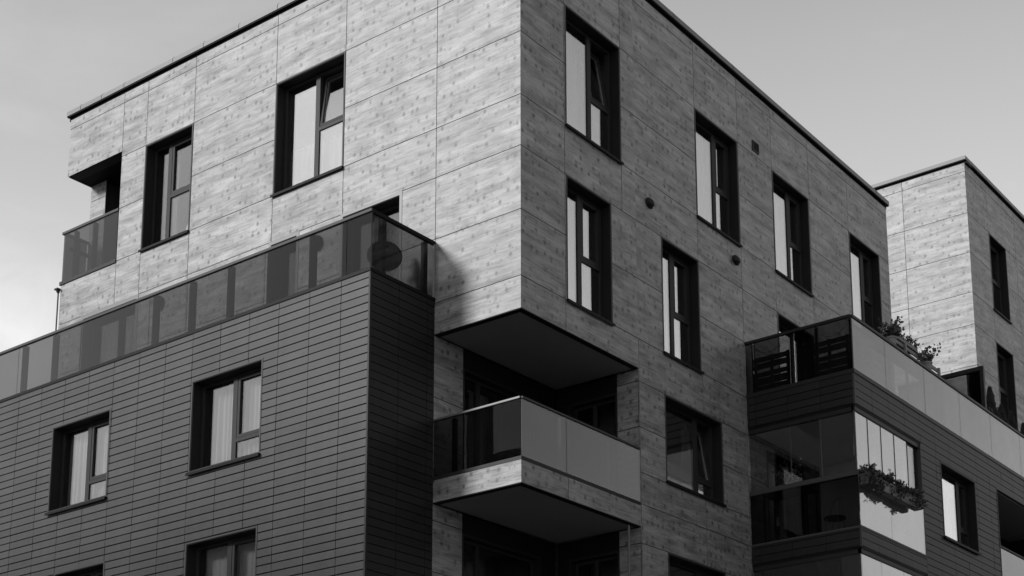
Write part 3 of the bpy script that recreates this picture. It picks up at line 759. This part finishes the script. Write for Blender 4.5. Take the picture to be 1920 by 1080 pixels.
# ------------------------------------------------------------------ wall fittings
def dome_vent(F, u, v, r=.085, parent=building):
    """round hooded vent: plate plus hood opening downwards"""
    mb = MB(); c = F.P(u, v, 0.001); W = F.W; U = F.U; Z = Vector((0, 0, 1))
    mb.tube(c, c + W * .03, r * .95, 20)
    mb.build('vent_plate', DARK, (vt := empty('round_vent', (0, 0, 0), parent)))
    mb = MB(); n, k = 16, 7
    for i in range(n):
        for j in range(k):
            def pt(i_, j_):
                a = i_ * 2 * math.pi / n; t = j_ / k * math.pi / 2
                rr = r * math.cos(t); h = .03 + r * 1.05 * math.sin(t)
                dz = math.sin(a) * rr
                return c + U * (math.cos(a) * rr) + Z * (dz - .05 * math.sin(t)) + W * h
            mb.face([pt(i, j), pt(i + 1, j), pt(i + 1, j + 1), pt(i, j + 1)], 0, smooth=True)
    mb.build('vent_hood', DARK, vt, weld=True)
    mb = MB(); mb.tube(c + W * .06 - Z * (r * .6), c + W * .05 - Z * (r * 1.35), r * .45, 12); mb.build('vent_spout', BLACK, vt)
    return vt
dome_vent(RX, 3.353, 13.917); dome_vent(RX, 6.125, 13.943)
dome_vent(LY, -4.287, 13.137, .10); dome_vent(LY, -8.30, 13.139, .10)
# louvred vent
lv = empty('louvre_vent', (0, 0, 0), building)
mb = MB(); rect_ring(RX, mb, 6.91, 7.15, 16.49, 16.70, .022, -.01, .02); mb.build('vent_frame', DARK, lv)
mb = MB()
for i in range(6): RX.box(mb, 6.933, 7.127, 16.517 + i * .028, 16.531 + i * .028, .002, .016)
mb.build('louvre', BLACK, lv)

# ------------------------------------------------------------------ second block behind
b2 = empty('apartment_building', (0, 0, 0))
tag(b2, 'taller timber-look panelled block behind the roof terrace at the right edge', 'building')
X2, Y3 = 0.20, 17.15
T2 = 20.69
F2L, F2R = FL(Y3), FR(X2)
v2 = [20.466, 19.351, 18.296, 17.246, 16.405, 15.35, 14.3, 13.46, 12.43, 11.4, 10.3]
W21 = (18.52, 19.66, 17.27, 19.351); W22 = (18.52, 19.66, 14.32, 16.405)
W23 = (21.9, 23.3, 17.27, 19.351); W24 = (21.9, 23.3, 14.32, 16.405)
panel_wall('timber_wall', F2L, (-6.0, X2, 9, T2), [-1.52, -4.0], v2, [], WOOD, b2)
panel_wall('timber_wall', F2R, (Y3 + .0125, 26.0, 9, T2), [18.50, 20.40, 21.9, 24.2], v2, [W21, W22, W23, W24], WOOD, b2)
coping(F2L, -6.0, X2 + .06, T2, b2, mat=COPE_LIT, h=.09)
coping(F2R, Y3 + .343, 26.0, T2, b2)
for a in (W21, W22, W23, W24): window(b2, F2R, *a, mull=a[0] + .42 if a[0] < 20 else a[0] + .8, tr=a[2] + 1.0, room=1.2)
mb = MB(); mb.box(-6, X2 - .05, Y3 + .24, 26, T2 - .3, T2 - .1); mb.box(-6, -5.8, Y3 + .25, 26, 9, T2 - .31); mb.box(-5.79, X2 - .25, 25.8, 26, 9, T2 - .31); mb.build('roof', DECK, b2)

# ------------------------------------------------------------------ curtains (each its own thing)
C_ = curtain
C_(LY, -5.40, -4.62, 14.36, 15.22, -.35, 'pale pleated curtain at the left of the upper left wall window with a tilted sash')
C_(LY, -4.52, -3.80, 14.36, 15.22, -.38, 'white pleated curtain below the tilted sash of the upper left wall window')
C_(LY, -8.86, -8.50, 14.36, 16.30, -.46, 'narrow grey curtain at the left of the window beside the cut-out corner loggia', CURTD)
C_(FB, -9.17, -8.47, 9.10, 10.54, -.35, 'white net curtain in the left pane of the leftmost tiled wall window', CURTS)
C_(FB, -8.40, -7.66, 9.10, 10.54, -.35, 'white net curtain in the right pane of the leftmost tiled wall window', CURTS)
C_(FB, -5.54, -4.82, 9.10, 10.54, -.37, 'pale curtain in the left pane of the tiled wall window below the long balustrade', CURTS)
C_(FB, -4.73, -3.98, 9.10, 10.54, -.35, 'white curtain in the right pane of the tiled wall window below the long balustrade', CURTS)
C_(FB, -5.54, -4.80, 6.9, 7.88, -.36, 'flat pale blind in the left pane of the window lowest on the tiled wall', CURTS, amp=.006)
C_(FB, -4.73, -3.98, 6.9, 7.88, -.36, 'flat pale blind in the right pane of the window lowest on the tiled wall', CURTS, amp=.006)
C_(LY, -10.4, -9.70, 11.5, 13.38, -.42, 'long curtain in the left pane of the wide terrace window at far left', CURTD)
C_(LY, -9.54, -9.0, 11.5, 13.38, -.42, 'long curtain in the right pane of the wide terrace window at far left', CURTD)
C_(LY, -5.40, -5.0, 11.5, 13.38, -.42, 'long curtain in the narrow terrace window near the round wall vent', CURTD)
C_(LY, -3.70, -3.22, 11.5, 13.38, -.42, 'long grey curtain in the left leaf of the terrace door behind the satellite dish', CURTD)
C_(LY, -3.08, -2.50, 11.5, 13.38, -.42, 'long pale curtain in the right leaf of the terrace door behind the satellite dish')
C_(RX, 1.13, 1.90, 14.32, 16.34, -.35, 'pale pleated curtain in the large window nearest the building corner')
C_(RX, 4.92, 5.72, 14.32, 16.34, -.35, 'plain pale curtain in the top floor window left of the small louvre vent')
C_(RX, 1.14, 1.9, H5 + .03, H3 - .08, -.35, 'pale curtain in the narrow window directly above the corner overhang')
C_(RX, 3.75, 4.5, H5 + .03, H3 - .08, -.35, 'pale curtain in the narrow window between the two round vents')
C_(RX, 7.68, 8.47, 14.32, 16.34, -.35, 'pale curtain in the top floor window right of the small louvre vent')
C_(RX, 10.91, 11.70, 14.32, 16.34, -.35, 'white curtain in the top floor window at the far end of the panelled wall')
C_(RX, 3.78, 4.88, 9.16, 9.62, -.30, 'low white cloth added as a bright rooftop reflection in the window right of the corner balcony')  # white strip added in place of a rooftop's reflection in the pane
C_(RX, 5.05, 5.40, 9.5, 10.58, -.52, 'drawn curtain behind the tilted sash right of the corner balcony')
C_(FE, 9.95, 11.0, 9.16, 10.60, -.33, 'bright white curtain in the framed window of the dark tiled wing')
C_(RX, 7.1, 7.65, 8.7, 10.4, -.20, 'pale curtain at the door of the glazed balcony')
C_(Fs2, 1.22, 1.7, 8.66, 10.4, -.4, 'grey curtain at the loggia door behind the corner balcony glass', CURTD)

# ------------------------------------------------------------------ satellite dish on the left terrace
dish = empty('satellite_dish', (-2.36, -0.40, 11.42))
tag(dish, 'round dark satellite dish on a short mast behind the terrace corner glass', 'satellite dish')
def relb(mb, par, name, mat, weld=False):
    o = mb.build(name, mat, par, weld); o.matrix_parent_inverse = Matrix.Translation(-Vector(par.location)); return o
dc = Vector((-2.36, -0.42, 12.13)); dn = Vector((.70, -.66, .26)).normalized()
dt = dn.cross(Vector((0, 0, 1))).normalized(); ds = dt.cross(dn)
mb = MB(); n, k = 32, 8; rx_, rz_ = .27, .30
def dp_(i, j, off):
    a = i * 2 * math.pi / n; t = j / k
    return dc + dt * (math.cos(a) * rx_ * t) + ds * (math.sin(a) * rz_ * t) + dn * (.07 * t * t - off)
for i in range(n):
    for j in range(k):
        mb.face([dp_(i, j, 0), dp_(i + 1, j, 0), dp_(i + 1, j + 1, 0), dp_(i, j + 1, 0)], 0, smooth=True)
        mb.face([dp_(i, j, .006), dp_(i, j + 1, .006), dp_(i + 1, j + 1, .006), dp_(i + 1, j, .006)], 0, smooth=True)
    mb.face([dp_(i, k, 0), dp_(i + 1, k, 0), dp_(i + 1, k, .006), dp_(i, k, .006)], 0)
relb(mb, dish, 'reflector', BLACK, True)
mb = MB(); mb.tube(dc - ds * .27 + dn * .05, dc + dn * .36 - ds * .12, .012, 8); relb(mb, dish, 'feed_arm', STEEL)
mb = MB(); mb.tube(dc + dn * .36 - ds * .12, dc + dn * .29 - ds * .09, .032, 12, r2=.022); relb(mb, dish, 'receiver', BOXP)
mb = MB(); mb.tube(dc - dn * .10 + Vector((0, 0, -.7)), dc - dn * .10, .02, 10); mb.tube(dc - dn * .10, dc, .03, 10); relb(mb, dish, 'mast', STEEL)

# ------------------------------------------------------------------ plants
def leaf(mb, p, size, mat=0, droop=None):
    d = Vector((random.gauss(0, 1), random.gauss(0, 1), random.gauss(0, .8) + .2)).normalized()
    s = d.cross(Vector((random.gauss(0, 1), random.gauss(0, 1), random.gauss(0, 1)))).normalized()
    L, W_ = size * random.uniform(.7, 1.3), size * random.uniform(.3, .5)
    q = d.cross(s) * (size * .12)
    mb.face([p, p + d * L * .45 + s * W_ + q, p + d * L, p + d * L * .45 - s * W_ + q], mat)

def thuja(x, y, z, h, r, label):
    root = empty('thuja_tree', (x, y, z))
    tag(root, label, 'conifer', 'thuja trees along the roof terrace')
    mb = MB(); mb.tube((x, y, z), (x, y, z + .30), .17, 16, r2=.20); relb(mb, root, 'pot', BOXD)
    mb = MB(); mb.tube((x, y, z + .25), (x, y, z + h * .92), .03, 8, r2=.006); relb(mb, root, 'trunk', BARK)
    mb = MB()
    for i in range(5200):
        t = random.random() ** .8
        zz = z + .33 + (h - .33) * t
        prof = r * (1 - t) ** .85 * (0.95 if t > .08 else .8)
        a = random.uniform(0, 2 * math.pi)
        lump = 1 + .17 * math.sin(3 * a + zz * 9 + x * 7) + .13 * math.sin(5 * a - zz * 17)
        rr = prof * lump * random.uniform(.45, 1.0) ** .5
        p = Vector((x + math.cos(a) * rr, y + math.sin(a) * rr, zz))
        d = Vector((math.cos(a) * .55, math.sin(a) * .55, 1.0)) + Vector((random.gauss(0, .25), random.gauss(0, .25), random.gauss(0, .25)))
        d.normalize(); s = d.cross(Vector((random.gauss(0, 1), random.gauss(0, 1), random.gauss(0, 1)))).normalized()
        L = random.uniform(.035, .08)
        mb.face([p, p + d * L * .5 + s * .013, p + d * L, p + d * L * .5 - s * .013])
    relb(mb, root, 'foliage', CONIF)
    return root
thuja(1.55, 14.35, 11.41, 2.17, .38, 'tall dark conical thuja nearest the dark privacy screen')
thuja(1.50, 15.10, 11.41, 1.98, .36, 'loose dark thuja second from the privacy screen')
thuja(1.45, 15.85, 11.41, 2.06, .36, 'dark thuja third from the privacy screen')
thuja(1.40, 16.75, 11.41, 2.03, .28, 'dark thuja cut off by the right edge of the photo')

def geranium(u0, u1, name_label, seed, endmat):
    random.seed(seed)
    x0, x1 = EX + .035, EX + .215
    root = empty('flower_box', ((x0 + x1) / 2, (u0 + u1) / 2, 9.30))
    tag(root, name_label, 'flower box', 'geranium boxes hung on the glazed balcony rail')
    mb = MB(); z0, z1 = 9.30, 9.475; tp = .025
    B_ = [Vector((x0 + tp, u0 + tp, z0)), Vector((x1 - tp, u0 + tp, z0)), Vector((x1 - tp, u1 - tp, z0)), Vector((x0 + tp, u1 - tp, z0))]
    T_ = [Vector((x0, u0, z1)), Vector((x1, u0, z1)), Vector((x1, u1, z1)), Vector((x0, u1, z1))]
    mb.face(B_[::-1]); 
    for i in range(4): mb.face([B_[i], B_[(i + 1) % 4], T_[(i + 1) % 4], T_[i]])
    mb.face([t_ - Vector((0, 0, .02)) for t_ in T_])
    mb.box(x0 - .008, x1 + .008, u0 - .008, u0 + .006, z1 - .02, z1 + .004); mb.box(x0 - .008, x1 + .008, u1 - .006, u1 + .008, z1 - .02, z1 + .004)
    mb.box(x1 - .006, x1 + .008, u0 + .007, u1 - .007, z1 - .02, z1 + .004)
    relb(mb, root, 'box', endmat)
    mb = MB(); mb.box(EX + .012, x0 - .009, u0 + .1, u0 + .12, 9.44, 9.60); mb.box(EX - .02, x0 - .009, u0 + .1, u0 + .12, 9.601, 9.615); relb(mb, root, 'bracket', BLACK)
    pl = MB(); fl = MB()
    for i in range(44):
        b0 = Vector((random.uniform(x0 + .03, x1), random.uniform(u0, u1), z1 - .02))
        tip = b0 + Vector((random.gauss(.03, .05), random.gauss(0, .07), random.uniform(.04, .17)))
        if random.random() < (.5 if u0 < 6.5 else .2): tip = b0 + Vector((random.uniform(.04, .13), random.gauss(0, .08), random.uniform(-.19, .02)))
        pl.tube(b0, tip, .004, 5, r2=.002, caps=False)
        for q in range(random.randint(14, 24)):
            c0 = b0.lerp(tip, random.uniform(.3, 1.05)) + Vector((random.gauss(0, .022), random.gauss(0, .022), random.gauss(0, .02)))
            leaf(pl, c0, random.uniform(.04, .07), 1 if random.random() < .12 else 0)
        if random.random() < .14 and tip.z > z1 + .06:
            t2 = tip + Vector((random.gauss(0, .02), random.gauss(0, .02), random.uniform(.05, .10)))
            pl.tube(tip, t2, .003, 5, caps=False)
            wm = 1 if random.random() < .5 else 0
            for q in range(26):
                d = Vector((random.gauss(0, 1), random.gauss(0, 1), random.gauss(0, .6))).normalized() * random.uniform(.008, .026)
                leaf(fl, t2 + d, .02, wm)
    relb(pl, root, 'foliage', [LEAF, LEAFL]); relb(fl, root, 'blossom', [PETAL, PETALW])
geranium(6.36, 6.86, 'dark geranium box trailing downwards at the corner of the glazed balcony', 3, BOXD)
geranium(6.93, 7.58, 'geranium box with a light grey end panel, middle of the three on the balcony rail', 5, BOXP)
geranium(7.66, 8.50, 'bushy flowering geranium box at the right end of the glazed balcony rail', 11, TIMB)
random.seed(21)

def pot_plant(x, y, z, label, hh=.5, spread=.25, n=26, potr=.11, poth=.2, lf=.07, name='potted_plant', mat=None, potmat=None, group=None, spike=False):
    root = empty(name, (x, y, z)); tag(root, label, 'potted plant', group)
    mb = MB(); mb.tube((x, y, z), (x, y, z + poth), potr * .78, 16, r2=potr); mb.tube((x, y, z + poth - .03), (x, y, z + poth), potr * 1.08, 16, r2=potr * 1.1); relb(mb, root, 'pot', potmat or POT)
    pl = MB()
    for i in range(n):
        a = random.uniform(0, 2 * math.pi); s_ = random.uniform(.1, 1) * spread
        b0 = Vector((x + math.cos(a) * potr * .4, y + math.sin(a) * potr * .4, z + poth - .02))
        tip = b0 + Vector((math.cos(a) * s_, math.sin(a) * s_, hh * random.uniform(.45, 1)))
        if spike:
            s = Vector((-math.sin(a), math.cos(a), 0)) * .02
            mid = b0.lerp(tip, .5) + Vector((0, 0, hh * .08))
            pl.face([b0 - s * .5, b0 + s * .5, mid + s, mid - s]); pl.face([mid - s, mid + s, tip])
        else:
            pl.tube(b0, tip, .004, 5, r2=.002, caps=False)
            for q in range(9): leaf(pl, b0.lerp(tip, random.uniform(.25, 1.05)) + Vector((random.gauss(0, .02), random.gauss(0, .02), random.gauss(0, .02))), lf * random.uniform(.6, 1.1), 1 if random.random() < .4 else 0)
    relb(pl, root, 'foliage', [mat or LEAF, LEAFL])
    return root
pot_plant(.55, EY + .5, 9.60, 'bushy houseplant in a small pale pot inside the glazed balcony', .42, .3, 26, .085, .15, .06, potmat=BOXP)
sh = MB(); sh.box(.08, 1.0, EY + .28, EY + .72, 9.56, 9.595)
for px_, py_ in ((.1, EY + .3), (.96, EY + .3), (.1, EY + .68), (.96, EY + .68)): sh.box(px_, px_ + .03, py_, py_ + .03, 8.56, 9.559)
tb_ = empty('plant_table', (.5, EY + .5, 8.56)); tag(tb_, 'slim side table carrying the houseplant inside the glazed balcony', 'table')
relb(sh, tb_, 'table_frame', DARK)

# flower rack, planters and cuttings above the roof terrace rail
rk = empty('flower_rack', (2.0, 9.3, 11.42)); tag(rk, 'long weathered slatted wooden rack standing just behind the roof terrace rail', 'rack')
mb = MB()
for a, b_, zt in ((8.25, 10.65, 12.60), (8.25, 10.65, 12.77)):
    mb.box(1.92, 1.95, a, b_, zt - .07, zt)
relb(mb, rk, 'slat', TIMB)
for u in (8.3, 9.05, 9.8, 10.6):
    mb = MB(); mb.box(1.95, 1.99, u - .03, u + .03, 11.41, 12.78); relb(mb, rk, 'leg', TIMB)
mb = MB(); mb.box(1.60, 1.90, 8.25, 10.65, 12.56, 12.58); relb(mb, rk, 'shelf', TIMB)
for i, (u, hh, lab) in enumerate(((8.30, .42, 'broad bushy plant in a pot at the near end of the wooden rack'), (9.86, .40, 'tall sprouting plant in a pot at the middle of the wooden rack'))):
    pot_plant(2.04, u, 12.47, lab, hh - .04, .24, 30 if i == 0 else 20, .10, .17, .085, spike=False, group='plants on the wooden rack')
random.seed(9)
fp = empty('flower_planter', (1.85, 9.1, 12.79)); tag(fp, 'low planter of pale flowers between the two pots on the wooden rack', 'planter')
mb = MB(); mb.box(1.76, 1.98, 8.45, 9.6, 12.785, 12.86); relb(mb, fp, 'box', TIMB)
pl = MB(); fl = MB()
for i in range(60):
    b0 = Vector((random.uniform(1.8, 2.0), random.uniform(8.4, 9.65), 12.85)); tip = b0 + Vector((random.gauss(.03, .05), random.gauss(0, .06), random.uniform(.04, .17)))
    pl.tube(b0, tip, .003, 4, caps=False)
    for q in range(9): leaf(pl, b0.lerp(tip, random.uniform(.2, 1)) + Vector((random.gauss(0, .015), random.gauss(0, .015), 0)), .045)
    if random.random() < .5:
        for q in range(10): leaf(fl, tip + Vector((random.gauss(0, .012), random.gauss(0, .012), random.gauss(0, .01))), .025)
relb(pl, fp, 'foliage', [LEAF]); relb(fl, fp, 'blossom', [PETALW])

# black slatted screen behind the side balustrade of the roof terrace
def slat_screen(u0, u1, label):
    root = empty('slatted_screen', ((u0 + u1) / 2, EY + .2, 11.42)); tag(root, label, 'screen', 'black slatted screens on the roof terrace')
    F3 = FL(EY + .2); mb = MB(); z = 11.45; hs = [.11, .13, .08, .12, .09]
    nb = 0
    zs = 11.44
    slits = [(11.60, 11.615), (11.75, 11.768), (11.86, 11.925), (12.035, 12.055)]
    edges = [11.44] + [e for s in slits for e in s] + [12.15]
    for i in range(0, len(edges), 2):
        F3.box(mb, u0 + .06, u1 - .06, edges[i], edges[i + 1], -.02, -.004)
    relb(mb, root, 'slat', SCRN)
    for u in (u0, (u0 + u1) / 2 - .03, u1 - .06):
        mb = MB(); F3.box(mb, u, u + .06, 11.42, 12.16, -.03, .004); relb(mb, root, 'upright', SCRN)
slat_screen(.06, .80, 'black slatted screen against the panelled wall behind the dark terrace glass')
slat_screen(1.22, 2.0, 'black slatted screen by the outer corner of the roof terrace')
# string of bulbs hung along the side balustrade
sl = empty('string_lights', (1.0, EY + .1, 12.3)); tag(sl, 'drooping string of small bulbs hung behind the dark terrace glass', 'string lights')
mb = MB(); bb = MB(); px_ = None
for i in range(25):
    t = i / 24; u = .1 + 1.95 * t; z = 12.33 - .16 * abs(math.sin(t * math.pi * 3)) - .03 * t
    p = Vector((u, EY + .10, z))
    if px_ is not None: mb.tube(px_, p, .003, 5)
    if i % 3 == 1: bb.tube(p, p - Vector((0, 0, .035)), .008, 8, r2=.012); bb.tube(p - Vector((0, 0, .035)), p - Vector((0, 0, .055)), .012, 8, r2=.004)
    px_ = p
relb(mb, sl, 'wire', BLACK); relb(bb, sl, 'bulb', BOXP)

# wire chair in the glazed balcony
ch = empty('garden_chair', (1.35, 7.05, 8.56)); tag(ch, 'small curved wire garden chair behind the lower balcony glass', 'chair')
cx, cy, cz = 1.35, 7.05, 8.56
mb = MB(); mb.tube((cx, cy, cz + .43), (cx, cy, cz + .455), .2, 20); relb(mb, ch, 'seat', DARK)
for a in (45, 135, 225, 315):
    mb = MB(); ca, sa = math.cos(R(a)), math.sin(R(a)); mb.tube((cx + ca * .15, cy + sa * .15, cz + .43), (cx + ca * .22, cy + sa * .22, cz + .003), .011, 8); relb(mb, ch, 'leg', STEEL)
mb = MB(); prev = None
for i in range(17):
    a = math.pi * i / 16; p = Vector((cx - .2 * math.cos(a), cy + .19, cz + .44 + .42 * math.sin(a)))
    if prev is not None: mb.tube(prev, p, .011, 8)
    prev = p
for dx in (-.1, 0, .1): mb.tube((cx + dx, cy + .19, cz + .44), (cx + dx, cy + .19, cz + .44 + .42 * math.sqrt(1 - (dx / .2) ** 2)), .006, 6)
relb(mb, ch, 'backrest', STEEL)
# cushion on the window ledge beside the cut-out loggia
cu = MB()
for i in range(16):
    for j in range(8):
        def pc(i_, j_):
            a = 2 * math.pi * i_ / 16; t = math.pi * (j_ / 8 - .5)
            return Vector((-8.02 + .24 * math.cos(t) * math.cos(a), .45 + .07 * math.cos(t) * math.sin(a), 14.66 + .2 * math.sin(t)))
        cu.face([pc(i, j), pc(i + 1, j), pc(i + 1, j + 1), pc(i, j + 1)], 0, smooth=True)
cu_ = cu.build('cushion', WHITE, None, weld=True); tag(cu_, 'rounded white cushion on the ledge of the window beside the cut-out loggia', 'cushion')

# ------------------------------------------------------------------ the street below and unseen neighbours to reflect in the glass and shade walls
mb = MB(); mb.box(-900, 900, -900, 900, -.3, 0); g = mb.build('ground', GROUND); tag(g, kind='structure')
mb = MB(); mb.box(-200, 200, -13.5, -7.0, .0, .004); s_ = mb.build('road', ASPH); tag(s_, kind='structure')
mb = MB(); mb.box(5.5, 12.0, -7.0, 200, .0, .004); s_ = mb.build('road', ASPH); tag(s_, kind='structure')
mb = MB(); mb.box(-200, 4.0, -5.2, -4.0, .0, .13); mb.box(3.0, 4.2, -3.99, 200, .0, .13); mb.box(-200, 200, -15.2, -13.6, .0, .13); s_ = mb.build('pavement', DECK); tag(s_, kind='structure')

def house(x0, x1, y0, y1, h, rh, label, axis='x'):
    b = empty('house', ((x0 + x1) / 2, (y0 + y1) / 2, 0)); tag(b, label, 'house')
    mb = MB(); mb.box(x0, x1, y0, y1, 0, h); relb(mb, b, 'wall', PLAST)
    mb = MB(); o = .5
    if axis == 'x':
        ym = (y0 + y1) / 2
        a = [(x0 - o, y0 - o, h), (x1 + o, y0 - o, h), (x1 + o, ym, h + rh), (x0 - o, ym, h + rh)]
        c_ = [(x1 + o, y1 + o, h), (x0 - o, y1 + o, h), (x0 - o, ym, h + rh), (x1 + o, ym, h + rh)]
        mb.face(a); mb.face(c_); mb.face([a[0], a[3], c_[1]]); mb.face([a[1], c_[0], a[2]]); mb.face([a[0], c_[1], c_[0], a[1]])
    else:
        xm = (x0 + x1) / 2
        a = [(x0 - o, y0 - o, h), (xm, y0 - o, h + rh), (xm, y1 + o, h + rh), (x0 - o, y1 + o, h)]
        c_ = [(x1 + o, y0 - o, h), (x1 + o, y1 + o, h), (xm, y1 + o, h + rh), (xm, y0 - o, h + rh)]
        mb.face(a); mb.face(c_); mb.face([a[0], c_[0], a[1]]); mb.face([a[3], a[2], c_[1]]); mb.face([a[0], a[3], c_[1], c_[0]])
    rf = relb(mb, b, 'roof', ROOFT)
    for fac, u0, u1 in ((FL(y0), x0, x1), (Facade((0, y1, 0), (1, 0, 0), (0, 1, 0)), x0, x1), (Facade((x0, 0, 0), (0, 1, 0), (-1, 0, 0)), y0, y1), (FR(x1), y0, y1)):
        k_ = int((u1 - u0) / 3.2); nf = int(h / 2.9)
        if k_ < 1: continue
        for i in range(k_):
            for j in range(nf):
                uc = u0 + (u1 - u0) * (i + .5) / k_; zc = 1.0 + j * 2.9
                mb = MB(); fac.box(mb, uc - .6, uc + .6, zc, zc + 1.4, .002, .02, 0); fac.box(mb, uc - .66, uc + .66, zc - .06, zc, .002, .06, 1)
                relb(mb, b, 'window', [FRAME, WHITE])
house(-46, -24, -46, -36, 9.5, 3.5, 'long gabled plaster house across the left street')
house(-32, -11.0, -30, -18, 16.3, 1.0, 'unseen tall low-roofed plaster house across the left street, raised to shade the tiled wall')  # unseen block, placed and raised to shade the lower tiled wall
house(20, 32, -8, 26, 15.6, 1.4, 'gabled plaster house across the right street, nearer one', 'y')
house(20, 33, 28.5, 64, 15.8, 1.6, 'gabled plaster house across the right street, farther one', 'y')
